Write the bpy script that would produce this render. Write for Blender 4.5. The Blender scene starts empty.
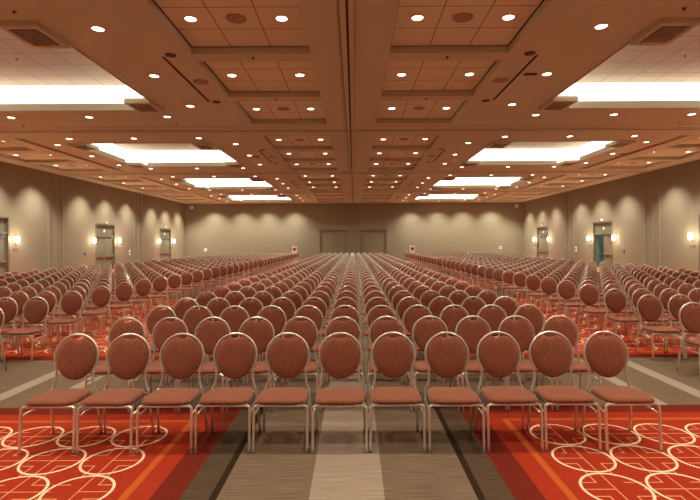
import bpy, math, random
from mathutils import Vector, Matrix

random.seed(7)
C = bpy.context.scene.collection
PI = math.pi

# ------------------------------------------------------------------ layout (metres; x across, y into the room, z up)
EYE = 1.82            # camera height
CEIL = 6.02           # main ceiling plane
TILE = CEIL + 0.155   # tile plane of the shallow coffers
COVE_UP = 0.93        # depth of the big lighting coves
WX = 17.7             # side walls at x = -WX, +WX
BACK = 49.7           # far wall
REAR = -4.2           # wall behind the camera
BAY0 = 6.87           # first partition track in front of the camera
BAY = 10.73           # bay length
F_PX = 473.0

ORD = ['zeroth', 'first', 'second', 'third', 'fourth', 'fifth', 'sixth', 'seventh', 'eighth', 'ninth', 'tenth',
       'eleventh', 'twelfth', 'thirteenth', 'fourteenth', 'fifteenth', 'sixteenth', 'seventeenth', 'eighteenth']

def px_of(x, y):
    return 354.0 + F_PX * x / y if y > 0.3 else 1e6

def py_of(z, x, y):
    return 243.0 - F_PX * (z - EYE) / y - 0.0049 * (px_of(x, y) - 354.0) if y > 0.3 else 1e6

def in_frame(x, y, z, m=3):
    return y > 0.5 and -m < px_of(x, y) < 700 + m and -m < py_of(z, x, y) < 500 + m

# ------------------------------------------------------------------ material helpers
class N:
    """a node socket with arithmetic"""
    def __init__(s, nt, sock): s.nt, s.s = nt, sock
    def _m(s, op, *o):
        n = s.nt.nodes.new('ShaderNodeMath'); n.operation = op
        s.nt.links.new(s.s, n.inputs[0])
        for i, v in enumerate(o):
            if isinstance(v, N): s.nt.links.new(v.s, n.inputs[i + 1])
            else: n.inputs[i + 1].default_value = v
        return N(s.nt, n.outputs[0])
    def __add__(s, o): return s._m('ADD', o)
    def __sub__(s, o): return s._m('SUBTRACT', o)
    def __mul__(s, o): return s._m('MULTIPLY', o)
    def __truediv__(s, o): return s._m('DIVIDE', o)
    def abs(s): return s._m('ABSOLUTE')
    def mod(s, v): return s._m('FLOORED_MODULO', v)
    def lt(s, v): return s._m('LESS_THAN', v)
    def gt(s, v): return s._m('GREATER_THAN', v)
    def mx(s, o): return s._m('MAXIMUM', o)
    def mn(s, o): return s._m('MINIMUM', o)
    def sqrt(s): return s._m('SQRT')
    def inside(s, a, b): return s.gt(a) * s.lt(b)
    def line(s, w): return s.abs().lt(w * 0.5)

def new_mat(name):
    m = bpy.data.materials.new(name); m.use_nodes = True
    nt = m.node_tree
    b = nt.nodes['Principled BSDF']
    return m, nt, b

def simple(name, col, rough=0.6, metal=0.0, emit=None, strength=0.0, noise=None, spec=None):
    m, nt, b = new_mat(name)
    b.inputs['Base Color'].default_value = (*col, 1)
    b.inputs['Roughness'].default_value = rough
    b.inputs['Metallic'].default_value = metal
    if spec is not None: b.inputs['Specular IOR Level'].default_value = spec
    if emit:
        b.inputs['Emission Color'].default_value = (*emit, 1)
        b.inputs['Emission Strength'].default_value = strength
    if noise:
        sc, amt = noise
        tc = nt.nodes.new('ShaderNodeTexCoord')
        mp = nt.nodes.new('ShaderNodeMapping'); mp.inputs['Scale'].default_value = sc
        no = nt.nodes.new('ShaderNodeTexNoise'); no.inputs['Scale'].default_value = 1.0; no.inputs['Detail'].default_value = 3
        nt.links.new(tc.outputs['Object'], mp.inputs[0]); nt.links.new(mp.outputs[0], no.inputs['Vector'])
        rp = nt.nodes.new('ShaderNodeValToRGB')
        rp.color_ramp.elements[0].position = 0.3; rp.color_ramp.elements[1].position = 0.7
        rp.color_ramp.elements[0].color = (*[c * (1 - amt) for c in col], 1)
        rp.color_ramp.elements[1].color = (*[min(1, c * (1 + amt)) for c in col], 1)
        nt.links.new(no.outputs['Fac'], rp.inputs[0]); nt.links.new(rp.outputs[0], b.inputs['Base Color'])
    return m

def mixc(nt, fac, a, b):
    n = nt.nodes.new('ShaderNodeMix'); n.data_type = 'RGBA'
    nt.links.new(fac.s, n.inputs[0])
    for v, k in ((a, 6), (b, 7)):
        if isinstance(v, tuple): n.inputs[k].default_value = (*v, 1)
        else: nt.links.new(v, n.inputs[k])
    return n.outputs[2]

def tile_mat(name, col, line_col, lw=0.028):
    m, nt, b = new_mat(name)
    uv = nt.nodes.new('ShaderNodeUVMap')
    sp = nt.nodes.new('ShaderNodeSeparateXYZ'); nt.links.new(uv.outputs[0], sp.inputs[0])
    u, v = N(nt, sp.outputs[0]), N(nt, sp.outputs[1])
    f = ((u + 0.5).mod(1.0) - 0.5).line(lw).mx(((v + 0.5).mod(1.0) - 0.5).line(lw))
    no = nt.nodes.new('ShaderNodeTexNoise'); no.inputs['Scale'].default_value = 26; no.inputs['Detail'].default_value = 2
    nt.links.new(uv.outputs[0], no.inputs['Vector'])
    k = N(nt, no.outputs['Fac']) * 0.5 + 0.25
    base = mixc(nt, k, tuple(c * 0.93 for c in col), tuple(min(1, c * 1.07) for c in col))
    nt.links.new(mixc(nt, f, base, line_col), b.inputs['Base Color'])
    b.inputs['Roughness'].default_value = 0.9
    b.inputs['Specular IOR Level'].default_value = 0.1
    return m

def carpet_mat():
    m, nt, b = new_mat('carpet')
    tc = nt.nodes.new('ShaderNodeTexCoord')
    sp = nt.nodes.new('ShaderNodeSeparateXYZ'); nt.links.new(tc.outputs['Object'], sp.inputs[0])
    X, Y = N(nt, sp.outputs[0]), N(nt, sp.outputs[1])
    U = (X + 0.06).abs()
    Yp = (Y - 5.27).mod(BAY)                     # 0 .. 2.15 is the brown cross band
    band = Yp.lt(2.15)
    P = (Yp * -1.0) + BAY                        # distance back from the near edge of a band, across the red panel
    Q = Yp - 2.15
    V = U - 1.195                                # distance in from the runner edge
    edge = V.mn(P).mn(Q)                         # distance to the nearest panel edge
    panel = edge.gt(0.0)
    # brown woven ground
    mp = nt.nodes.new('ShaderNodeMapping'); mp.inputs['Scale'].default_value = (3.0, 95.0, 1.0)
    nt.links.new(tc.outputs['Object'], mp.inputs[0])
    no = nt.nodes.new('ShaderNodeTexNoise'); no.inputs['Scale'].default_value = 1.0; no.inputs['Detail'].default_value = 4
    nt.links.new(mp.outputs[0], no.inputs['Vector'])
    wv = (N(nt, no.outputs['Fac']) - 0.5) * 1.9 + 0.5
    brown = mixc(nt, wv, (0.100, 0.066, 0.040), (0.235, 0.162, 0.105))
    dark = mixc(nt, wv, (0.052, 0.032, 0.019), (0.120, 0.076, 0.046))
    light = mixc(nt, wv, (0.230, 0.172, 0.125), (0.390, 0.295, 0.215))
    lightb = (0.330, 0.270, 0.200)
    run = mixc(nt, U.gt(0.93), brown, dark)
    run = mixc(nt, U.inside(0.93, 0.985), run, (0.030, 0.018, 0.010))
    run = mixc(nt, U.lt(0.27), run, light)
    stripes = U.inside(3.39, 3.56).mx(U.inside(4.07, 4.26))
    bandc = mixc(nt, U.lt(0.27), brown, light)
    bandc = mixc(nt, stripes, bandc, lightb)
    ground = mixc(nt, band, run, bandc)
    # red panel
    no2 = nt.nodes.new('ShaderNodeTexNoise'); no2.inputs['Scale'].default_value = 1.0; no2.inputs['Detail'].default_value = 3
    mp2 = nt.nodes.new('ShaderNodeMapping'); mp2.inputs['Scale'].default_value = (14.0, 60.0, 1.0)
    nt.links.new(tc.outputs['Object'], mp2.inputs[0]); nt.links.new(mp2.outputs[0], no2.inputs['Vector'])
    red = mixc(nt, N(nt, no2.outputs['Fac']), (0.270, 0.022, 0.008), (0.420, 0.042, 0.015))
    red = mixc(nt, edge.lt(0.215), red, (0.150, 0.018, 0.009))
    red = mixc(nt, (edge - 0.41).line(0.06), red, (0.480, 0.095, 0.020))
    pit = 0.503
    cu = ((V - 0.785) + pit / 2).mod(pit) - pit / 2      # offset from the nearest circle centre
    cv = ((P - 0.785) + pit / 2).mod(pit) - pit / 2
    field = edge.gt(0.533)
    r = (cu * cu + cv * cv).sqrt()
    circ = (r - pit / 2 + 0.013).line(0.021)
    thin = cu.line(0.009).mx(cv.line(0.009) * ((V - 0.785) / pit).mod(3.0).gt(0.4))
    frame = (cu.abs().mn(cv.abs()) - 0.098).line(0.010) * cu.abs().mn(cv.abs()).gt(0.09) * cu.gt(-0.2) * ((V - 0.785) / pit + (P - 0.785) / pit * 0.5).mod(1.0).gt(0.12)
    red = mixc(nt, field * thin.mx(frame), red, (0.700, 0.330, 0.150))
    red = mixc(nt, field * circ, red, (0.820, 0.640, 0.420))
    col = mixc(nt, panel, ground, red)
    nt.links.new(col, b.inputs['Base Color'])
    b.inputs['Roughness'].default_value = 0.95
    b.inputs['Specular IOR Level'].default_value = 0.08
    bp = nt.nodes.new('ShaderNodeBump'); bp.inputs['Strength'].default_value = 0.25; bp.inputs['Distance'].default_value = 0.004
    nt.links.new(no.outputs['Fac'], bp.inputs['Height']); nt.links.new(bp.outputs[0], b.inputs['Normal'])
    return m

def fabric_mat():
    m, nt, b = new_mat('chair_fabric')
    tc = nt.nodes.new('ShaderNodeTexCoord')
    mp = nt.nodes.new('ShaderNodeMapping'); mp.inputs['Scale'].default_value = (210.0, 60.0, 26.0)
    nt.links.new(tc.outputs['Object'], mp.inputs[0])
    no = nt.nodes.new('ShaderNodeTexNoise'); no.inputs['Scale'].default_value = 1.0; no.inputs['Detail'].default_value = 3
    nt.links.new(mp.outputs[0], no.inputs['Vector'])
    k = (N(nt, no.outputs['Fac']) - 0.5) * 2.2 + 0.5
    nt.links.new(mixc(nt, k, FAB_A, FAB_B), b.inputs['Base Color'])
    b.inputs['Roughness'].default_value = 0.85
    b.inputs['Specular IOR Level'].default_value = 0.15
    b.inputs['Sheen Weight'].default_value = 0.45
    b.inputs['Sheen Roughness'].default_value = 0.45
    b.inputs['Sheen Tint'].default_value = (1.0, 0.80, 0.66, 1)
    bp = nt.nodes.new('ShaderNodeBump'); bp.inputs['Strength'].default_value = 0.3; bp.inputs['Distance'].default_value = 0.002
    nt.links.new(no.outputs['Fac'], bp.inputs['Height']); nt.links.new(bp.outputs[0], b.inputs['Normal'])
    return m

FAB_A, FAB_B = (0.165, 0.050, 0.026), (0.350, 0.112, 0.058)
CEIL_COL = (0.53, 0.53, 0.385)
M = {}
M['ceil'] = simple('ceiling_paint', CEIL_COL, 0.85, spec=0.15)
M['tile'] = tile_mat('coffer_tile', (0.66, 0.65, 0.48), (0.27, 0.20, 0.125))
M['cove_tile'] = tile_mat('cove_tile', (0.44, 0.36, 0.28), (0.24, 0.18, 0.13), 0.03)
M['cove_wall'] = simple('cove_white_paint', (0.85, 0.80, 0.72), 0.7)
M['groove'] = simple('dark_groove', (0.045, 0.022, 0.014), 0.8)
M['track'] = simple('track_metal', (0.28, 0.19, 0.12), 0.6)
M['wall'] = simple('wall_fabric', (0.228, 0.203, 0.143), 0.9, noise=((3.0, 3.0, 38.0), 0.07), spec=0.1)
M['wall_trim'] = simple('wall_trim', (0.31, 0.28, 0.20), 0.6)
M['wall_groove'] = simple('wall_groove', (0.18, 0.158, 0.11), 0.9)
M['carpet'] = carpet_mat()
M['fabric'] = fabric_mat()
M['metal'] = simple('champagne_metal', (0.80, 0.775, 0.67), 0.30, 0.75)
M['rubber'] = simple('black_foot', (0.22, 0.18, 0.14), 0.6)
M['lens'] = simple('downlight_lens', (0.9, 0.85, 0.75), 0.4, emit=(1.0, 0.86, 0.66), strength=7.0)
M['lens'].cycles.emission_sampling = 'NONE'
M['ring'] = simple('downlight_ring', (0.62, 0.43, 0.30), 0.5)
M['tube'] = simple('light_panel', (0.9, 0.9, 0.9), 0.4, emit=(1.0, 0.94, 0.82), strength=2.6)  # recess walls made to glow as panels, no tubes modelled
M['speaker'] = simple('speaker_grille', (0.33, 0.22, 0.14), 0.8)
M['darkcan'] = simple('dark_can', (0.07, 0.035, 0.02), 0.7)
M['louver'] = simple('louver_dark', (0.05, 0.03, 0.02), 0.6)
M['louver_blade'] = simple('louver_blade', (0.42, 0.33, 0.23), 0.5)
M['door'] = simple('door_leaf', (0.125, 0.125, 0.075), 0.75, noise=((2, 2, 9), 0.06))
M['door_frame'] = simple('door_frame', (0.13, 0.115, 0.08), 0.5)
M['back_door'] = simple('back_door_panel', (0.20, 0.19, 0.122), 0.6, noise=((30, 2, 2), 0.08))
M['steel'] = simple('door_steel', (0.42, 0.38, 0.30), 0.35, 0.8)
M['black'] = simple('black_plastic', (0.02, 0.02, 0.02), 0.5)
M['white'] = simple('white_plastic', (0.84, 0.84, 0.80), 0.4)
M['sconce'] = simple('sconce_glass', (0.9, 0.85, 0.75), 0.4, emit=(1.0, 0.88, 0.68), strength=14.0)
M['teal'] = simple('teal_paint', (0.085, 0.165, 0.150), 0.6)
M['corridor'] = simple('corridor_paint', (0.10, 0.18, 0.17), 0.8)

# ------------------------------------------------------------------ mesh helpers
class MB:
    def __init__(s): s.v, s.f, s.mi, s.sm, s.uv = [], [], [], [], {}
    def add(s, vs, fs, mi=0, smooth=False):
        o = len(s.v); s.v += [tuple(p) for p in vs]
        for f in fs:
            s.f.append([i + o for i in f]); s.mi.append(mi); s.sm.append(smooth)
        return s
    def quad(s, a, b, c, d, mi=0, uv=None):
        s.add([a, b, c, d], [(0, 1, 2, 3)], mi)
        if uv: s.uv[len(s.f) - 1] = uv
        return s
    def box(s, x0, x1, y0, y1, z0, z1, mi=0):
        v = [(x0, y0, z0), (x1, y0, z0), (x1, y1, z0), (x0, y1, z0), (x0, y0, z1), (x1, y0, z1), (x1, y1, z1), (x0, y1, z1)]
        return s.add(v, [(3, 2, 1, 0), (4, 5, 6, 7), (0, 1, 5, 4), (1, 2, 6, 5), (2, 3, 7, 6), (3, 0, 4, 7)], mi)
    def disc(s, c, r, z, n=20, up=False, mi=0):
        v = [(c[0] + r * math.cos(2 * PI * i / n), c[1] + r * math.sin(2 * PI * i / n), z) for i in range(n)]
        return s.add(v, [tuple(range(n)) if up else tuple(reversed(range(n)))], mi)
    def lathe(s, prof, n=20, axis='z', mi=0, smooth=True, o=(0, 0, 0)):
        vs, fs = [], []
        for r, h in prof:
            for i in range(n):
                a = 2 * PI * i / n
                p = (r * math.cos(a), r * math.sin(a), h)
                if axis == 'y': p = (p[0], h, p[1])
                if axis == 'x': p = (h, p[0], p[1])
                vs.append((p[0] + o[0], p[1] + o[1], p[2] + o[2]))
        for k in range(len(prof) - 1):
            for i in range(n):
                j = (i + 1) % n
                fs.append((k * n + i, k * n + j, (k + 1) * n + j, (k + 1) * n + i))
        fs.append(tuple(reversed(range(n)))); fs.append(tuple((len(prof) - 1) * n + i for i in range(n)))
        return s.add(vs, fs, mi, smooth)
    def tube(s, pts, r, n=8, closed=False, mi=0, smooth=True):
        P = [Vector(p) for p in pts]; m = len(P)
        T = []
        for i in range(m):
            a = P[(i - 1) % m] if closed or i > 0 else P[i]
            b = P[(i + 1) % m] if closed or i < m - 1 else P[i]
            T.append((b - a).normalized())
        ref = Vector((0, 1, 0)) if abs(T[0].y) < 0.8 else Vector((1, 0, 0))
        u = (ref - T[0] * ref.dot(T[0])).normalized()
        vs, fs = [], []
        for i in range(m):
            u = (u - T[i] * u.dot(T[i])).normalized(); w = T[i].cross(u)
            for k in range(n):
                a = 2 * PI * k / n
                vs.append(P[i] + (u * math.cos(a) + w * math.sin(a)) * r)
        for i in range(m if closed else m - 1):
            j = (i + 1) % m
            for k in range(n):
                l = (k + 1) % n
                fs.append((i * n + k, i * n + l, j * n + l, j * n + k))
        if not closed:
            fs.append(tuple(reversed(range(n)))); fs.append(tuple((m - 1) * n + k for k in range(n)))
        return s.add(vs, fs, mi, smooth)
    def mesh(s, name, mats):
        me = bpy.data.meshes.new(name)
        me.from_pydata(s.v, [], s.f)
        for m_ in (mats if isinstance(mats, (list, tuple)) else [mats]): me.materials.append(m_)
        me.polygons.foreach_set('material_index', s.mi)
        me.polygons.foreach_set('use_smooth', s.sm)
        if s.uv:
            l = me.uv_layers.new(name='UVMap')
            for fi, uv in s.uv.items():
                for k, li in enumerate(me.polygons[fi].loop_indices): l.data[li].uv = uv[k]
        me.update()
        return me
    def build(s, name, mats, parent=None, loc=None):
        return link(name, s.mesh(name, mats), parent, loc)

def link(name, data, parent=None, loc=None):
    o = bpy.data.objects.new(name, data); C.objects.link(o)
    if parent is not None: o.parent = parent
    if loc is not None: o.location = loc
    return o

def tag(o, label, cat, group=None, kind=None):
    if label: o['label'] = label
    if cat: o['category'] = cat
    if group: o['group'] = group
    if kind: o['kind'] = kind
    return o

def thing(name, label, cat, loc, group=None, rotz=0.0, kind=None):
    o = link(name, None, None, loc); o.rotation_euler = (0, 0, rotz)
    return tag(o, label, cat, group, kind)

def structure(o, label, cat):
    return tag(o, label, cat, kind='structure')

def copy_tree(o, parent=None):
    c = o.copy(); C.objects.link(c)
    if parent is not None: c.parent = parent
    for ch in KIDS.get(o.name, ()): copy_tree(ch, c)
    return c
KIDS = {}
def snapshot_kids():
    KIDS.clear()
    for o in bpy.data.objects:
        if o.parent is not None: KIDS.setdefault(o.parent.name, []).append(o)

def catmull(pts, per=6):
    P = [Vector(p) for p in pts]; out = []
    for i in range(len(P) - 1):
        p0 = P[i - 1] if i else P[0] * 2 - P[1]
        p1, p2 = P[i], P[i + 1]
        p3 = P[i + 2] if i + 2 < len(P) else P[-1] * 2 - P[-2]
        for k in range(per):
            t = k / per
            out.append(0.5 * ((2 * p1) + (p2 - p0) * t + (2 * p0 - 5 * p1 + 4 * p2 - p3) * t * t + (3 * p1 - p0 - 3 * p2 + p3) * t ** 3))
    out.append(P[-1]); return out

# ------------------------------------------------------------------ room shell
fl = MB().quad((-WX, REAR, 0), (WX, REAR, 0), (WX, BACK, 0), (-WX, BACK, 0)).build('floor', M['carpet'])
structure(fl, 'red and brown patterned carpet with cream circles', 'floor')

BAYS = [0, 1, 2, 3, 4]                       # bay 0 reaches behind the camera, bay 4 ends at the far wall
def bay_y(b): return BAY0 + (b - 1) * BAY    # near track of bay b
COFF_Y = [(0.96, 3.61), (4.05, 6.70), (7.13, 9.77)]
IN_X, OUT_X = (0.94, 3.58), (14.20, 16.84)
COVE_X, COVE_Y = (5.93, 11.83), (2.0, 7.9)
def mx_(s, a): return -a if s < 0 else a - .13     # a ceiling offset from the middle, on side s
holes = []                                   # (x0, x1, y0, y1, kind)
for b in BAYS:
    y = bay_y(b)
    for s in (-1, 1):
        def sx(a, c): return (min(mx_(s, a), mx_(s, c)), max(mx_(s, a), mx_(s, c)))
        for (a, c) in COFF_Y:
            holes.append((*sx(*IN_X), y + a, y + c, 'coffer'))
            holes.append((*sx(*OUT_X), y + a, y + c, 'coffer'))
        holes.append((*sx(*COVE_X), y + COVE_Y[0], y + COVE_Y[1], 'cove'))
        holes.append((*sx(4.235, 4.295), y + 3.75, y + 7.1, 'slot'))
        holes.append((*sx(13.10, 13.46), y + 1.1, y + 9.6, 'step'))
holes = [h for h in holes if h[3] > REAR]
holes = [(a, b, max(c, REAR), d, k) for (a, b, c, d, k) in holes]
xs = sorted({round(v, 4) for h in holes for v in h[:2]} | {-WX, WX})
ys = sorted({round(v, 4) for h in holes for v in h[2:4]} | {REAR, BACK})
cb = MB()
ceil_rows = {}
for j in range(len(ys) - 1):
    ym = (ys[j] + ys[j + 1]) / 2
    hs = [h for h in holes if h[2] < ym < h[3]]
    i = 0
    while i < len(xs) - 1:
        xm = (xs[i] + xs[i + 1]) / 2
        if any(h[0] < xm < h[1] for h in hs): i += 1; continue
        k = i
        while k + 1 < len(xs) - 1 and not any(h[0] < (xs[k + 1] + xs[k + 2]) / 2 < h[1] for h in hs): k += 1
        cb.quad((xs[i], ys[j], CEIL), (xs[i], ys[j + 1], CEIL), (xs[k + 1], ys[j + 1], CEIL), (xs[k + 1], ys[j], CEIL), 0)
        i = k + 1
def recess(x0, x1, y0, y1, z0, z1, wmi, tmi, nu, nv):
    for (a, b_) in (((x0, y0), (x1, y0)), ((x1, y0), (x1, y1)), ((x1, y1), (x0, y1)), ((x0, y1), (x0, y0))):
        cb.quad((*a, z0), (*b_, z0), (*b_, z1), (*a, z1), wmi)
    cb.quad((x0, y0, z1), (x0, y1, z1), (x1, y1, z1), (x1, y0, z1), tmi, uv=((0, 0), (0, nv), (nu, nv), (nu, 0)))
for (x0, x1, y0, y1, k) in holes:
    if k == 'coffer':
        recess(x0, x1, y0, y1, CEIL, TILE, 0, 1, 3, 3)
        for (a, b_, c, d) in ((x0, x1, y0, y0 + .035), (x0, x1, y1 - .035, y1), (x0, x0 + .035, y0, y1), (x1 - .035, x1, y0, y1)):
            cb.quad((a, c, TILE - .003), (a, d, TILE - .003), (b_, d, TILE - .003), (b_, c, TILE - .003), 4)
    elif k == 'cove':
        g = 0.45
        recess(x0 - g, x1 + g, y0 - g, y1 + g, CEIL + .004, CEIL + COVE_UP, 3, 2, 8, 8)
    elif k == 'step': recess(x0, x1, y0, y1, CEIL, CEIL + 0.07, 0, 5, 1, 1)
    else: recess(x0, x1, y0, y1, CEIL, CEIL + 0.12, 4, 4, 1, 1)
ce = cb.build('ceiling', [M['ceil'], M['tile'], M['cove_tile'], M['cove_wall'], M['groove'], M['track']])
structure(ce, 'warm peach ceiling with tiled coffers and lighting coves', 'ceiling')

# partition tracks
tn = 1
def track(boxes, label):
    global tn
    m = MB()
    for bx in boxes: m.box(*bx)
    structure(m.build(f'trim_{tn}', [M['ceil'], M['track'], M['groove']]), label, 'ceiling track'); tn += 1
TX = -0.10
track([(TX - .16, TX + .13, REAR, BACK, CEIL - .035, CEIL + .01, 0), (TX - .16, TX - .145, REAR, BACK, CEIL - .04, CEIL, 2),
       (TX - .03, TX + .02, REAR, BACK, CEIL - .041, CEIL, 2), (TX + .12, TX + .135, REAR, BACK, CEIL - .038, CEIL, 1)],
      'long partition track running down the middle of the ceiling')
for b in (1, 2, 3, 4):
    y = bay_y(b)
    track([(-WX, WX, y - .17, y + .17, CEIL - .03, CEIL + .01, 0), (-WX, WX, y - .03, y + .03, CEIL - .034, CEIL, 2),
           (-WX, WX, y - .62, y - .60, CEIL - .006, CEIL, 1), (-WX, WX, y + .17, y + .18, CEIL - .02, CEIL, 2),
           (-2.2, .9, y - .012, y + .012, CEIL - .042, CEIL, 2)] if b == 2 else
          [(-WX, WX, y - .17, y + .17, CEIL - .03, CEIL + .01, 0), (-WX, WX, y - .03, y + .03, CEIL - .034, CEIL, 2),
           (-WX, WX, y - .62, y - .60, CEIL - .006, CEIL, 1), (-WX, WX, y + .17, y + .18, CEIL - .02, CEIL, 2)],
          f'cross partition track at the near end of ceiling bay {ORD[b]}')

# side walls with door recesses, in the y-z plane
DOOR_HALF, DOOR_TOP = 1.30, 3.25
DOOR_Y = [bay_y(b) + 5.365 for b in (2, 3, 4)]
def side_wall(name, s):
    x = s * WX; m = MB()
    yb = [REAR] + [v for d in DOOR_Y for v in (d - DOOR_HALF, d + DOOR_HALF)] + [BACK]
    for i in range(len(yb) - 1):
        z0 = DOOR_TOP if i % 2 else 0.0
        m.quad((x, yb[i], z0), (x, yb[i + 1], z0), (x, yb[i + 1], CEIL), (x, yb[i], CEIL), 0)
    for d in DOOR_Y:                         # reveals
        x2 = s * (WX + .22)
        m.quad((x, d - DOOR_HALF, 0), (x2, d - DOOR_HALF, 0), (x2, d - DOOR_HALF, DOOR_TOP), (x, d - DOOR_HALF, DOOR_TOP), 0)
        m.quad((x, d + DOOR_HALF, 0), (x2, d + DOOR_HALF, 0), (x2, d + DOOR_HALF, DOOR_TOP), (x, d + DOOR_HALF, DOOR_TOP), 0)
        m.quad((x, d - DOOR_HALF, DOOR_TOP), (x2, d - DOOR_HALF, DOOR_TOP), (x2, d + DOOR_HALF, DOOR_TOP), (x, d + DOOR_HALF, DOOR_TOP), 0)
    return m.build(name, M['wall'])
structure(side_wall('wall_left', -1), 'tan fabric wall on the left of the hall', 'wall')
structure(side_wall('wall_right', 1), 'tan fabric wall on the right of the hall', 'wall')
# far wall with two door recesses
BD = [(-3.62, -0.80), (0.62, 3.42)]; BD_TOP = 3.22
m = MB()
xb = [-WX, BD[0][0], BD[0][1], BD[1][0], BD[1][1], WX]
for i in range(5):
    z0 = BD_TOP if i in (1, 3) else 0.0
    m.quad((xb[i], BACK, z0), (xb[i + 1], BACK, z0), (xb[i + 1], BACK, CEIL), (xb[i], BACK, CEIL))
for (a, c) in BD:
    for x in (a, c): m.quad((x, BACK, 0), (x, BACK + .25, 0), (x, BACK + .25, BD_TOP), (x, BACK, BD_TOP))
    m.quad((a, BACK, BD_TOP), (c, BACK, BD_TOP), (c, BACK + .25, BD_TOP), (a, BACK + .25, BD_TOP))
structure(m.build('wall_back', M['wall']), 'tan fabric far wall', 'wall')
structure(MB().quad((-WX, REAR, 0), (WX, REAR, 0), (WX, REAR, CEIL), (-WX, REAR, CEIL)).build('wall_front', M['wall']), 'wall behind the viewer', 'wall')

# pocket strips on the side walls where the cross tracks meet them
for b in (2, 3, 4):
    for s in (-1, 1):
        m = MB()
        y = bay_y(b) - .3
        for k, (dy, mi) in enumerate(((-.68, 0), (-.60, 1), (-.14, 0), (-.05, 1), (.05, 0), (.14, 1), (.60, 1), (.68, 0))):
            xa, xc = s * (WX - (.035 if mi == 0 else .012)), s * (WX + .01)
            m.box(min(xa, xc), max(xa, xc), y + dy - .022, y + dy + .022, 0, CEIL - .04, mi)
        structure(m.build(f'trim_{tn}', [M['wall_trim'], M['wall_groove']]), f"vertical partition pocket strips on the {'left' if s < 0 else 'right'} wall, track {ORD[b]}", 'wall trim'); tn += 1
m = MB()
for k, (dx, mi) in enumerate(((-.42, 1), (-.05, 1), (.05, 0), (.30, 1))):
    m.box(TX + dx - .02, TX + dx + .02, BACK - .02, BACK + .01, 0, CEIL - .04, mi)
structure(m.build(f'trim_{tn}', [M['wall_trim'], M['wall_groove']]), 'vertical partition strips between the two far doors', 'wall trim'); tn += 1
for nm, bxs in (('left', (-WX, -WX + .02)), ('right', (WX - .02, WX))):
    m = MB(); yb = [REAR] + [v for d in DOOR_Y for v in (d - DOOR_HALF, d + DOOR_HALF)] + [BACK]
    for i in range(0, len(yb), 2): m.box(bxs[0], bxs[1], yb[i], yb[i + 1], 0, .12)
    structure(m.build(f'baseboard_{nm}', M['door_frame']), f'dark baseboard along the {nm} wall', 'baseboard')
m = MB()
for (a, c) in ((-WX + .02, BD[0][0]), (BD[0][1], BD[1][0]), (BD[1][1], WX - .02)): m.box(a, c, BACK - .02, BACK, 0, .12)
structure(m.build('baseboard_back', M['door_frame']), 'dark baseboard along the far wall', 'baseboard')

# doors -------------------------------------------------------------------------------------------
dn = 1
def side_door(s, y, bay, open_far=False):
    global dn
    side = 'left' if s < 0 else 'right'
    r = thing(f'door_{dn}', f'grey-green double door on the {side} wall, {ORD[bay]} from the camera', 'door', (s * WX, y, 0), kind='structure'); dn += 1
    def bx(m, d0, d1, y0, y1, z0, z1, mi=0):     # d: depth behind the wall face
        a, c = s * d0, s * d1
        m.box(min(a, c), max(a, c), y0, y1, z0, z1, mi); return m
    H = DOOR_HALF
    f = MB()
    bx(f, -.03, .16, -H, -H + .09, 0, DOOR_TOP); bx(f, -.03, .16, H - .09, H, 0, DOOR_TOP)
    bx(f, -.03, .16, -H + .09, H - .09, DOOR_TOP - .08, DOOR_TOP); bx(f, .02, .16, -H + .09, H - .09, 2.36, 2.46)
    f.build('door_frame', M['door_frame'], r)
    bx(MB(), .09, .13, -H + .09, H - .09, 2.46, DOOR_TOP - .08).build('transom_panel', M['door'], r)
    p = bx(MB(), .075, .09, -.09, .09, 2.68, 2.86).build('transom_plate', M['white'], r)
    for q, (y0, y1) in enumerate(((-H + .095, -.01), (.01, H - .095))):
        if open_far and q == 1:
            lf = MB(); bx(lf, .16, .16 + (y1 - y0), y1 - .05, y1, 0.01, 2.355)
            L = lf.build('door_leaf', M['teal'], r); L['label'] = 'teal door leaf swung open'
            pb = MB(); bx(pb, .3, 1.15, y1 - .13, y1 - .09, .92, .99); pb.build('panic_bar', M['steel'], L)
            continue
        L = bx(MB(), .08, .125, y0, y1, 0.01, 2.355).build('door_leaf', M['door'], r)
        pb = MB(); bx(pb, .01, .05, y0 + .1, y1 - .1, .93, 1.01); bx(pb, .03, .08, y0 + .1, y0 + .2, .90, 1.04); bx(pb, .03, .08, y1 - .2, y1 - .1, .90, 1.04)
        pb.build('panic_bar', M['steel'], L)
        cl = MB(); bx(cl, .01, .08, y0 + .12 if q == 0 else y1 - .5, y0 + .5 if q == 0 else y1 - .12, 2.22, 2.32); cl.build('door_closer', M['black'], L)
    if open_far:
        cr = MB()
        bx(cr, .24, 3.2, -2.2, -2.15, 0, 3.0); bx(cr, .24, 3.2, 2.15, 2.2, 0, 3.0); bx(cr, 3.2, 3.25, -2.2, 2.2, 0, 3.0)
        bx(cr, .24, 3.25, -2.2, 2.2, 3.0, 3.05); bx(cr, .24, 3.25, -2.2, 2.2, -.03, -.005)
        w = cr.build('wall_corridor', M['corridor']); w.location = (s * WX, y, 0)
        structure(w, 'teal corridor behind the open door leaf', 'wall')
        li = bpy.data.lights.new('corridor_lamp', 'POINT'); li.energy = 60; li.color = (1, .9, .75); li.shadow_soft_size = .2
        lo = link('corridor_lamp', li, None, (s * (WX + 1.9), y - .3, 2.6))
    else:
        bx(MB(), .2, .24, -H - .1, H + .1, 0, DOOR_TOP + .1).build('door_backing', M['door_frame'], r)
for s in (-1, 1):
    for i, d in enumerate(DOOR_Y): side_door(s, d, i + 1, s > 0 and i == 1)
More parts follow.
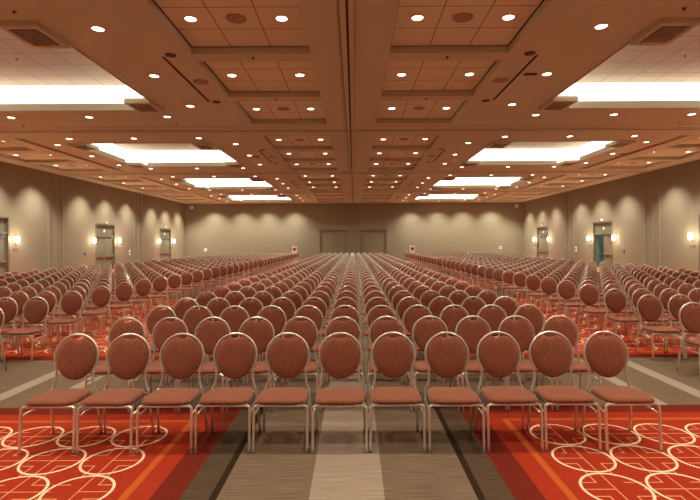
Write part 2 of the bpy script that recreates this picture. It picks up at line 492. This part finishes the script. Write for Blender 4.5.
for i, (a, c) in enumerate(BD):
    r = thing(f'door_{dn}', f"tall khaki double door in the far wall, {'left' if i == 0 else 'right'} one", 'door', ((a + c) / 2, BACK, 0), kind='structure'); dn += 1
    h = (c - a) / 2
    f = MB().box(-h, -h + .07, .0, .2, 0, BD_TOP).box(h - .07, h, .0, .2, 0, BD_TOP).box(-h + .07, h - .07, .0, .2, BD_TOP - .10, BD_TOP)
    f.build('door_frame', M['door_frame'], r)
    MB().box(-h + .07, -.006, .14, .19, .01, BD_TOP - .10).build('door_leaf', M['back_door'], r)
    MB().box(.006, h - .07, .14, .19, .01, BD_TOP - .10).build('door_leaf', M['back_door'], r)
    MB().box(-h, h, .22, .25, 0, BD_TOP).build('door_backing', M['door_frame'], r)

# ------------------------------------------------------------------ lamps
LIGHTS = {}
def spot(kind, loc, energy, size, blend, col, radius=.08, aim=None):
    k = (kind,)
    if k not in LIGHTS:
        l = bpy.data.lights.new(kind, 'SPOT'); l.energy = energy; l.spot_size = math.radians(size); l.spot_blend = blend
        l.color = col; l.shadow_soft_size = radius; LIGHTS[k] = l
    o = link(kind, LIGHTS[k], None, loc)
    if aim is not None: o.rotation_euler = (Vector(aim) - Vector(loc)).to_track_quat('-Z', 'Y').to_euler()
    return o
WARM = (1.0, 0.91, 0.74)
E_DOWN, E_WASH, E_SCONCE = 270.0, 1750.0, 42.0

ring_b = MB()
nseg = 24
rv, rf = [], []
for (r_, h_) in ((.136, .0), (.133, -.012), (.112, -.012), (.107, .0)):
    for i in range(nseg): rv.append((r_ * math.cos(2 * PI * i / nseg), r_ * math.sin(2 * PI * i / nseg), h_))
for k in range(3):
    for i in range(nseg):
        j = (i + 1) % nseg; rf.append((k * nseg + i, k * nseg + j, (k + 1) * nseg + j, (k + 1) * nseg + i))
ring_me = MB().add(rv, rf, 0, True).mesh('trim_ring', M['ring'])
lens_me = MB().disc((0, 0), .109, -.004, 24).mesh('lens', M['lens'])
def downlight(x, y, z, label, group, wash=False):
    spot('wall_side_lamp' if wash else 'downlight_lamp', (x, y, z - .03), E_WASH if wash else E_DOWN, 101 if wash else 100, .8 if wash else .8, WARM, .1)
    if not in_frame(x, y, z, 4): return
    t = thing('ceiling_downlight', label, 'ceiling light', (x, y, z), group)
    link('trim_ring', ring_me, t); link('lens', lens_me, t)

spk_me = MB().lathe([(.20, .0), (.195, -.012), (.17, -.016)], 24).mesh('ceiling_speaker', M['speaker'])
can_me = MB().lathe([(.125, .0), (.12, -.010), (.10, -.012)], 20).mesh('ceiling_can', M['darkcan'])
def disc_thing(name, me, x, y, z, label, cat, group):
    if in_frame(x, y, z, 2): tag(link(name, me, None, (x, y, z)), label, cat, group)
spr = MB().lathe([(.04, 0), (.036, -.006), (.015, -.009)], 12).lathe([(.011, -.009), (.011, -.032), (.02, -.035), (.02, -.039)], 8)
spr_me = spr.mesh('ceiling_sprinkler', M['darkcan'])

for b in BAYS:
    y0 = bay_y(b)
    for s in (-1, 1):
        half = 'left' if s < 0 else 'right'
        bay = f'{ORD[b]} bay, {half} half' if b else ''
        for (rng, where) in ((IN_X, 'inner'), (OUT_X, 'outer')):
            tw = (rng[1] - rng[0]) / 3
            for ci, (a, c) in enumerate(COFF_Y):
                yc = y0 + (a + c) / 2
                cw = ('near', 'middle', 'far')[ci]
                for k in (0, 2):
                    x = mx_(s, rng[0] + tw * (k + .5))
                    if yc > REAR + .5:
                        downlight(x, yc, TILE, f"bright downlight in the {cw} {where} coffer, {'track' if k == 0 else 'wall'} side, {bay}", 'downlights in the ceiling coffers', where == 'outer' and k == 2)
                if b and ci != 1:
                    disc_thing('ceiling_speaker', spk_me, mx_(s, rng[0] + tw * 1.5), yc, TILE, f'round brown ceiling speaker in the {cw} {where} coffer, {bay}', 'ceiling speaker', 'speakers in the ceiling coffers')
        for k, d in enumerate((2.35, 4.95, 7.55)):
            q = ('near', 'middle', 'far')[k]
            if y0 + d > REAR + .5:
                downlight(mx_(s, 4.97), y0 + d, CEIL, f'{q} downlight of three beside the cove on the track side, {bay}', 'downlights around the coves')
                downlight(mx_(s, 12.48), y0 + d, CEIL, f'{q} downlight of three beside the cove on the wall side, {bay}', 'downlights around the coves')
        for k, xx in enumerate((6.15, 8.73, 11.3)):
            q = ('track-side', 'middle', 'wall-side')[k]
            for d, e in ((1.2, 'near'), (8.75, 'far')):
                if y0 + d > REAR + .5:
                    downlight(mx_(s, xx), y0 + d, CEIL, f'{q} downlight of three along the {e} edge of the cove, {bay}', 'downlights around the coves')
        if b:
            for d, q in ((3.65, 'near'), (7.15, 'far')):
                disc_thing('ceiling_can', can_me, mx_(s, 4.06), y0 + d, CEIL, f'small dark unlit can at the {q} end of the slot, {bay}', 'ceiling can', 'dark recessed ceiling cans')
            disc_thing('ceiling_speaker', spk_me, mx_(s, 3.95), y0 + 5.4, CEIL, f'round brown ceiling speaker beside the thin dark slot, {bay}', 'ceiling speaker', 'speakers beside the slots')
            for (xx, d, q) in ((2.26, 3.83, 'between near and middle inner coffers'), (2.26, 6.91, 'between middle and far inner coffers'),
                               (6.1, 1.65, 'near the cove corner'), (11.6, 9.75, 'beyond the wall end of the cove'), (6.2, 9.75, 'beyond the track end of the cove')):
                disc_thing('ceiling_sprinkler', spr_me, mx_(s, xx), y0 + d, CEIL, f'tiny dark sprinkler head {q}, {bay}', 'sprinkler', 'ceiling sprinklers')
            for (xx, d, q) in ((7.2, 4.2, 'track side'), (9.3, 6.2, 'middle')):
                disc_thing('ceiling_sprinkler', spr_me, mx_(s, xx), y0 + d, CEIL + COVE_UP, f'tiny dark sprinkler head under the cove tiles, {q}, {bay}', 'sprinkler', 'ceiling sprinklers')

# lighting coves: fascia troughs with glowing wall panels in place of tubes, and air diffuser boxes in the corners
BX, BY = .74, 1.02
for b in BAYS:
    y0 = bay_y(b)
    for s in (-1, 1):
        half = 'left' if s < 0 else 'right'
        cx, cy = mx_(s, (COVE_X[0] + COVE_X[1]) / 2), y0 + (COVE_Y[0] + COVE_Y[1]) / 2
        hx, hy = (COVE_X[1] - COVE_X[0]) / 2, (COVE_Y[1] - COVE_Y[0]) / 2
        vis = b > 0
        bay = f'{ORD[b]} bay, {half} half'
        t = thing('cove_light', f'bright white square cove light fitting, {bay} of the ceiling', 'cove light', (cx, cy, CEIL), 'cove lights in the ceiling') if vis else \
            thing('cove_light', f'bright white cove light overhead, {half} half, behind the viewer', 'cove light', (cx, cy, CEIL), 'cove lights in the ceiling')
        th = .03
        g2 = .43                                     # the lit panels line the recess walls above the troughs
        for (x0, x1, ya, yb_, tb) in (
                (-hx + BX, hx - BX, hy - th, hy, (-hx - g2, hx + g2, hy + g2, hy + g2 + .015)),
                (-hx + BX, hx - BX, -hy, -hy + th, (-hx - g2, hx + g2, -hy - g2 - .015, -hy - g2)),
                (-hx, -hx + th, -hy + BY, hy - BY, (-hx - g2 - .015, -hx - g2, -hy - g2, hy + g2)),
                (hx - th, hx, -hy + BY, hy - BY, (hx + g2, hx + g2 + .015, -hy - g2, hy + g2))):
            MB().box(x0, x1, ya, yb_, -.03, .19).build('trough_fascia', M['ceil'], t)
            MB().box(*tb, .03, COVE_UP - .03).build('light_panel', M['tube'], t)
        for ix in (-1, 1):
            for iy in (-1, 1):
                if not vis: continue
                bxc, byc = cx + ix * (hx - BX / 2), cy + iy * (hy - BY / 2)
                if not in_frame(bxc, byc, CEIL, 25): continue
                toward = 'track' if ix * s < 0 else 'wall'
                d = thing('ceiling_air_vent', f"boxed air diffuser with dark louvers, {'near' if iy < 0 else 'far'} {toward}-side cove corner, {bay}", 'air vent', (bxc, byc, CEIL), 'air diffusers in the cove corners')
                MB().box(-BX / 2, BX / 2, -BY / 2, BY / 2, -.10, .0).box(-BX / 2 + .004, BX / 2 - .004, -BY / 2 + .004, BY / 2 - .004, .0, .05, 1).build('housing', [M['ceil'], M['cove_wall']], d)  # upper sides coloured white, standing in for cove glow on them
                MB().box(-.27, .27, -.36, .36, -.107, -.099).build('grille', M['louver'], d)
                lv = MB()
                for k, q in enumerate((.24, .175, .11, .05)):
                    ww, hh = q, q + .09
                    for (xa, xb_, ya2, yb2) in ((-ww, ww, -hh, -hh + .018), (-ww, ww, hh - .018, hh), (-ww, -ww + .018, -hh, hh), (ww - .018, ww, -hh, hh)):
                        lv.box(xa, xb_, ya2, yb2, -.122, -.107)
                lv.build('louver', M['louver_blade'], d)

# wall washers along the far wall
for x in (-14.6, -11.6, -8.95, -6.2, 6.0, 8.75, 11.4, 14.4):
    spot('back_wash_lamp', (x, BACK - 1.35, CEIL - .02), 1250.0, 116, .9, WARM, .06)

# sconces
for s in (-1, 1):
    side = 'left' if s < 0 else 'right'
    for i, d in enumerate(DOOR_Y):
        for e in (-1, 1):
            y = d + e * (DOOR_HALF + .42)
            if not in_frame(s * WX, y, 2.1, 4): continue
            t = thing('wall_sconce', f"glowing white wall sconce on the {'near' if e < 0 else 'far'} side of the {ORD[i + 1]} {side}-wall door", 'wall lamp', (s * WX, y, 2.08), 'sconces beside the doors')
            MB().box(*sorted((s * -.03, s * .0)), -.07, .07, -.2, .2).build('back_plate', M['steel'], t)
            MB().lathe([(.05, -.17), (.08, -.155), (.085, 0), (.08, .155), (.05, .17)], 16, o=(-s * .155, 0, 0)).build('glass_shade', M['sconce'], t)
            l = LIGHTS.get('sc')
            if l is None:
                l = bpy.data.lights.new('sconce_lamp', 'POINT'); l.energy = E_SCONCE; l.color = (1, .84, .62); l.shadow_soft_size = .12; LIGHTS['sc'] = l
            link('sconce_lamp', l, None, (s * (WX - .36), y, 2.08))
            if e == (1 if s < 0 else -1) or True:
                if e == 1:
                    pl = MB().box(*sorted((s * -.02, 0)), -.16, .16, -.07, .07)
                    tag(pl.build('wall_sign', M['door_frame'], None, (s * WX, y + .03, 1.56)), f'small dark sign plate under the far sconce of the {ORD[i + 1]} {side}-wall door', 'sign', 'sign plates by the doors')
    for i, d in enumerate(DOOR_Y):
        if in_frame(s * WX, d, 3.35, 2):
            t = thing('wall_mounted_emergency_light', f'small white emergency light above the {ORD[i + 1]} {side}-wall door', 'emergency light', (s * WX, d, 3.36), 'emergency lights above the doors')
            MB().box(*sorted((s * -.07, 0)), -.13, .13, -.06, .06).build('housing', M['white'], t)
            for k in (-1, 1): MB().lathe([(.03, -.0), (.05, .05)], 10, o=(-s * .05, k * .09, .05)).build('lamp_head', M['white'], t)

# small wall fittings
def plate(name, x, y, z, w, h, axis, label, cat, mat, group=None):
    m = MB()
    if axis == 'x':
        s = -1 if x < 0 else 1
        m.box(*sorted((-s * .025, 0)), -w / 2, w / 2, -h / 2, h / 2)
        k = MB().box(*sorted((-s * .035, -s * .025)), -w / 4, w / 4, -h / 5, h / 5)
    else:
        m.box(-w / 2, w / 2, -.025, 0, -h / 2, h / 2)
        k = MB().box(-w / 4, w / 4, -.035, -.025, -h / 5, h / 5)
    t = thing(name, label, cat, (x, y, z), group)
    m.build('cover_plate', mat, t); k.build('switch_toggle', M['black'] if mat is M['white'] else mat, t)
plate('wall_switch', -WX, 37.3, 1.15, .22, .40, 'x', 'white switch plate on the left wall past the second door', 'switch', M['white'])
plate('wall_switch', WX, 37.7, 1.25, .22, .40, 'x', 'white switch plate on the right wall past the second door', 'switch', M['white'])
plate('wall_switch', -15.6, BACK, 1.18, .26, .30, 'y', 'pale switch plate low on the far wall near the left corner', 'switch', M['white'])
plate('wall_switch', 15.4, BACK, 1.26, .26, .30, 'y', 'pale switch plate low on the far wall near the right corner', 'switch', M['white'])
for s, yy, q in ((-1, 31.1, 'left'), (1, 36.0, 'right')):
    plate('wall_switch', s * WX, yy if s < 0 else 31.0, 1.2, .12, .2, 'x', f'small dark switch plate on the {q} wall before the second door', 'switch', M['black'])
for x, q in ((-16.95, 'left'), (17.0, 'right')):
    t = thing('wall_mounted_camera', f'small white camera high on the far wall in the {q} corner', 'camera', (x, BACK, 5.62))
    MB().box(-.05, .05, -.16, 0, -.04, .04).build('bracket', M['white'], t)
    MB().box(-.13, .13, -.42, -.12, -.16, .14).build('camera_body', M['white'], t)
    MB().lathe([(.06, -.44), (.06, -.42)], 12, axis='y').build('camera_lens', M['black'], t)
for x, q in ((-5.98, 'left'), (5.86, 'right')):
    t = thing('loudspeaker', f'white upright cabinet with dark round cone, {q} of the far doors', 'loudspeaker', (x, 47.6, 0))
    MB().box(-.27, .27, -.22, .22, 0.0, .10).build('plinth', M['white'], t)
    MB().box(-.25, .25, -.20, .20, .10, 1.54).build('cabinet', M['white'], t)
    MB().lathe([(.15, -.225), (.15, -.20), (.05, -.205)], 18, axis='y', o=(0, 0, 1.22)).build('woofer', M['black'], t)

# hanging rigging points in the ceiling
for x, y, q in ((4.42, 11.8, 'first bay beside the right slot'), (-4.72, 22.8, 'second bay beside the left slot'), (12.85, 22.6, 'second bay beside the right long slot')):
    t = thing('ceiling_rigging_point', f'small dark rigging plate with pale hooks, {q}', 'rigging point', (x, y, CEIL))
    MB().box(-.15, .15, -.05, .05, -.03, .0).build('plate', M['darkcan'], t)
    for k in (-1, 1):
        MB().tube([(k * .07, 0, -.03), (k * .07, 0, -.16), (k * .085, 0, -.21), (k * .115, 0, -.19)], .012, 6).build('hook', M['white'], t)

# ------------------------------------------------------------------ chairs
TUBE = .0118
def back_y(z):   # depth of the back frame at height z
    pts = ((0.0, .232), (.30, .182), (.43, .168), (.55, .188), (.77, .226), (.96, .256))
    for (a, ya), (b, yb_) in zip(pts, pts[1:]):
        if z <= b:
            t = (z - a) / (b - a); return ya + (yb_ - ya) * t
    return pts[-1][1]
LCZ = .742
LOOP = [(.197, .445), (.190, .475), (.181, .51), (.175, .545), (.175, .585)] + \
       [(.2045 * math.cos(math.radians(a)), LCZ + (.205 if a > 0 else .225) * math.sin(math.radians(a))) for a in (-31, -18, -4, 10, 25, 40, 55, 70, 80, 90)]
def loop_pts(per):
    half = catmull([(x, back_y(z), z) for x, z in LOOP], per)
    return half + [Vector((-p.x, p.y, p.z)) for p in reversed(half[:-1])]
PADC = .744
def pad_outline(a):
    """egg outline of the back pad; a from the +x axis, counter-clockwise seen from the front"""
    c, s_ = math.cos(a), math.sin(a)
    x = .190 * c
    z = PADC + (.186 * s_ if s_ > 0 else .218 * s_)
    if s_ < 0: x *= 1 - .015 * s_ * s_
    if s_ > 0 and abs(x) < .088: z -= .034 * math.cos(x / .088 * PI / 2) ** 2
    return x, z
def pad(rings, n, thick=.034):
    m = MB(); vs, fs = [], []
    prof = []
    for i in range(rings + 1):
        s_ = math.sin(PI / 2 * (i + 1) / (rings + 1)); prof.append((s_, -thick * (1 - s_ ** 3.2) ** .5 - .006))
    prof.append((1.0, .010)); prof.append((.93, .018))
    cx, cz = 0.0, PADC - .02
    for (s_, d) in prof:
        for k in range(n):
            x, z = pad_outline(2 * PI * k / n)
            x, z = cx + (x - cx) * s_, cz + (z - cz) * s_
            vs.append((x, back_y(z) + d, z))
    for i in range(len(prof) - 1):
        for k in range(n):
            l = (k + 1) % n; fs.append((i * n + k, i * n + l, (i + 1) * n + l, (i + 1) * n + k))
    vs.append((0, back_y(cz) - thick - .006, cz)); c0 = len(vs) - 1
    for k in range(n): fs.append((c0, (k + 1) % n, k))
    o = (len(prof) - 1) * n
    fs.append(tuple(o + k for k in range(n)))
    return m.add(vs, [tuple(reversed(f)) for f in fs], 0, True)
def seat_outline(a):
    c, s_ = math.cos(a), math.sin(a)
    p = .36
    x = math.copysign(abs(c) ** p, c); y = math.copysign(abs(s_) ** p, s_)
    w = .228 - .022 * (y + 1) / 2
    return x * w, -.028 + y * .195
def seat_pad(n, fine=True):
    m = MB(); vs, fs = [], []
    prof = ((.90, .414), (.975, .418), (1.0, .434), (.995, .449), (.965, .461), (.88, .4685), (.6, .474)) if fine else ((.95, .416), (1.0, .436), (.96, .460))
    for (s_, z) in prof:
        for k in range(n):
            x, y = seat_outline(2 * PI * (k + .5) / n)
            drop = .014 * max(0, (y * -1 - .10) / .12) if z > .43 else 0
            yy = -.028 + (y + .028) * s_
            vs.append((x * s_, yy, z - drop - .03 * (yy + .22)))
    for i in range(len(prof) - 1):
        for k in range(n):
            l = (k + 1) % n; fs.append((i * n + k, i * n + l, (i + 1) * n + l, (i + 1) * n + k))
    fs.append(tuple(reversed(range(n)))); fs.append(tuple((len(prof) - 1) * n + k for k in range(n)))
    return m.add(vs, fs, 0, True)
FX = .2335
def front_leg(s): return catmull([(s * (FX - .028), -.205, .402), (s * (FX - .008), -.207, .392), (s * FX, -.210, .362), (s * FX, -.222, .18), (s * FX, -.232, .012)], 4)
def rear_leg(s): return catmull([(s * .205, back_y(.445), .445), (s * .212, back_y(.40), .40), (s * .222, back_y(.22), .22), (s * .232, back_y(.012), .012)], 4)
def chair_meshes(hi):
    t = 9 if hi else 4
    d = {}
    d['seat'] = seat_pad(44 if hi else 12, hi)
    d['backrest'] = pad(9 if hi else 2, 52 if hi else 16)
    d['back_frame'] = MB().tube(loop_pts(6 if hi else 1), TUBE, t)
    sf = MB()
    sf.tube([(FX - .026, -.205, .402), (-FX + .026, -.205, .402)], .0115, t)
    sf.tube([(.19, -.20, .402), (.185, .165, .405)], .0105, t).tube([(-.19, -.20, .402), (-.185, .165, .405)], .0105, t)
    sf.tube([(.195, .165, .405), (-.195, .165, .405)], .0105, t)
    d['seat_frame'] = sf
    d['stretcher'] = {s: MB().tube([(s * (FX - .004), -.214, .325), (s * .214, .172, .345)], .008, 7 if hi else 3) for s in (-1, 1)}
    d['leg'] = [MB().tube(p if hi else p[::4], TUBE, t) for p in (front_leg(-1), front_leg(1), rear_leg(-1), rear_leg(1))]
    d['cap'] = [MB().lathe([(.0125, 0), (.0135, .004), (.013, .016), (.0115, .018)], 10, o=(p[-1].x, p[-1].y, 0)) for p in (front_leg(-1), front_leg(1), rear_leg(-1), rear_leg(1))]
    return d
hi = chair_meshes(True)
ME = {k: hi[k].mesh(k, M['fabric'] if k in ('seat', 'backrest') else M['metal']) for k in ('seat', 'backrest', 'back_frame', 'seat_frame')}
ME_ST = {s: hi['stretcher'][s].mesh('stretcher', M['metal']) for s in (-1, 1)}
ME_LEG = [l.mesh('leg', M['metal']) for l in hi['leg']]
ME_CAP = [l.mesh('foot_cap', M['rubber']) for l in hi['cap']]

def make_chair(full):
    t = link('banquet_chair', None)
    for k in ('seat', 'backrest', 'back_frame', 'seat_frame'): link(k, ME[k], t)
    for l, c in zip(ME_LEG, ME_CAP):
        lo = link('leg', l, t)
        if full: link('foot_cap', c, lo)
    if full:
        for s in (-1, 1): link('stretcher', ME_ST[s], t)
    return t

# where every chair stands: (x, y, block, seat number, row number)
P = .509
spots = []
C0 = -.132
ROW1 = 4.335                                   # y of the first row's seat centre
for r in range(39):
    for c in range(11):
        spots.append((C0 + (c - 5) * P, ROW1 + r * 1.0, 'middle', c + 1, r + 1))
def side_rows():
    y = 6.56; n = 1
    while y < 43.9:
        yield n, y
        n += 1; y += 1.0 if not (24.2 < y < 25.2) else 1.75
for r, y in side_rows():
    for c in range(13):
        spots.append((-5.24 - c * P, y, 'left', c + 1, r))
        spots.append((4.81 + c * P, y - .08, 'right', c + 1, r))
def shows(x, y):
    return -14 < px_of(x, y) < 714 or -4 < px_of(x, y - .24) - (25 if x > 0 else -25) < 704
near = sorted((s for s in spots if shows(s[0], s[1])), key=lambda s: (round(s[1], 2), abs(s[0])))
picked = near[:300]
chosen = {(s[2], s[3], s[4]) for s in picked}
protos = {}
for full in (True, False): protos[full] = make_chair(full)
snapshot_kids()
used = {True: False, False: False}
for (x, y, blk, c, r) in picked:
    full = y < 8.4
    if not used[full]: o = protos[full]; used[full] = True
    else: o = copy_tree(protos[full])
    o.location = (x + random.uniform(-.006, .006), y + random.uniform(-.012, .012), 0)
    o.rotation_euler = (0, 0, random.uniform(-.012, .012))
    row = 'front row' if r == 1 else f'{ORD[r]} row'
    if blk == 'middle':
        lab = f'rust-brown oval-backed banquet chair, {ORD[c]} from the left in the {row}, middle block'
    else:
        lab = f"rust-brown oval-backed banquet chair, {ORD[c] if c > 1 else 'first'} from the aisle in the {row}, {blk} block"
    tag(o, lab, 'chair', f'banquet chairs in the {blk} block')

# all the other chairs
lo = chair_meshes(False)
V, Fc, MI = [], [], []
for part in [lo['seat'], lo['backrest']]:
    b0 = len(V); V += part.v; Fc += [[i + b0 for i in f] for f in part.f]; MI += [0] * len(part.f)
for part in [lo['back_frame'], lo['seat_frame'], *lo['leg']]:
    b0 = len(V); V += part.v; Fc += [[i + b0 for i in f] for f in part.f]; MI += [1] * len(part.f)
rest = [s for s in spots if (s[2], s[3], s[4]) not in chosen]
nv = len(V)
AV, AF, AM = [], [], []
for i, (x, y, *_q) in enumerate(rest):
    dx, dy = x + random.uniform(-.006, .006), y + random.uniform(-.012, .012)
    AV += [(vx + dx, vy + dy, vz) for vx, vy, vz in V]
    o_ = i * nv
    AF += [[k + o_ for k in f] for f in Fc]; AM += MI
me = bpy.data.meshes.new('banquet_chairs_beyond'); me.from_pydata(AV, [], AF)
me.materials.append(M['fabric']); me.materials.append(M['metal'])
me.polygons.foreach_set('material_index', AM); me.polygons.foreach_set('use_smooth', [True] * len(AF)); me.update()
tag(link('chair_rows', me), 'mass of rust-brown banquet chairs filling the rows farther back', 'chairs', 'banquet chairs farther back', 'stuff')

# ------------------------------------------------------------------ camera, world, view
cam = bpy.data.cameras.new('camera'); cam.sensor_width = 36; cam.lens = 36 * F_PX / 700
cam.shift_x = -4 / 700; cam.shift_y = -7 / 700; cam.clip_end = 200
co = link('camera', cam, None, (0, 0, EYE)); co.rotation_euler = (PI / 2, math.radians(.28), 0)
bpy.context.scene.camera = co
w = bpy.data.worlds.new('world'); w.use_nodes = True
w.node_tree.nodes['Background'].inputs[0].default_value = (0.02, 0.015, 0.01, 1)
bpy.context.scene.world = w
vs_ = bpy.context.scene.view_settings
vs_.view_transform = 'Standard'; vs_.look = 'None'; vs_.exposure = 0.0; vs_.gamma = 1.0; vs_.use_curve_mapping = False
bpy.context.scene.cycles.diffuse_bounces = 6
bpy.context.scene.cycles.max_bounces = 8
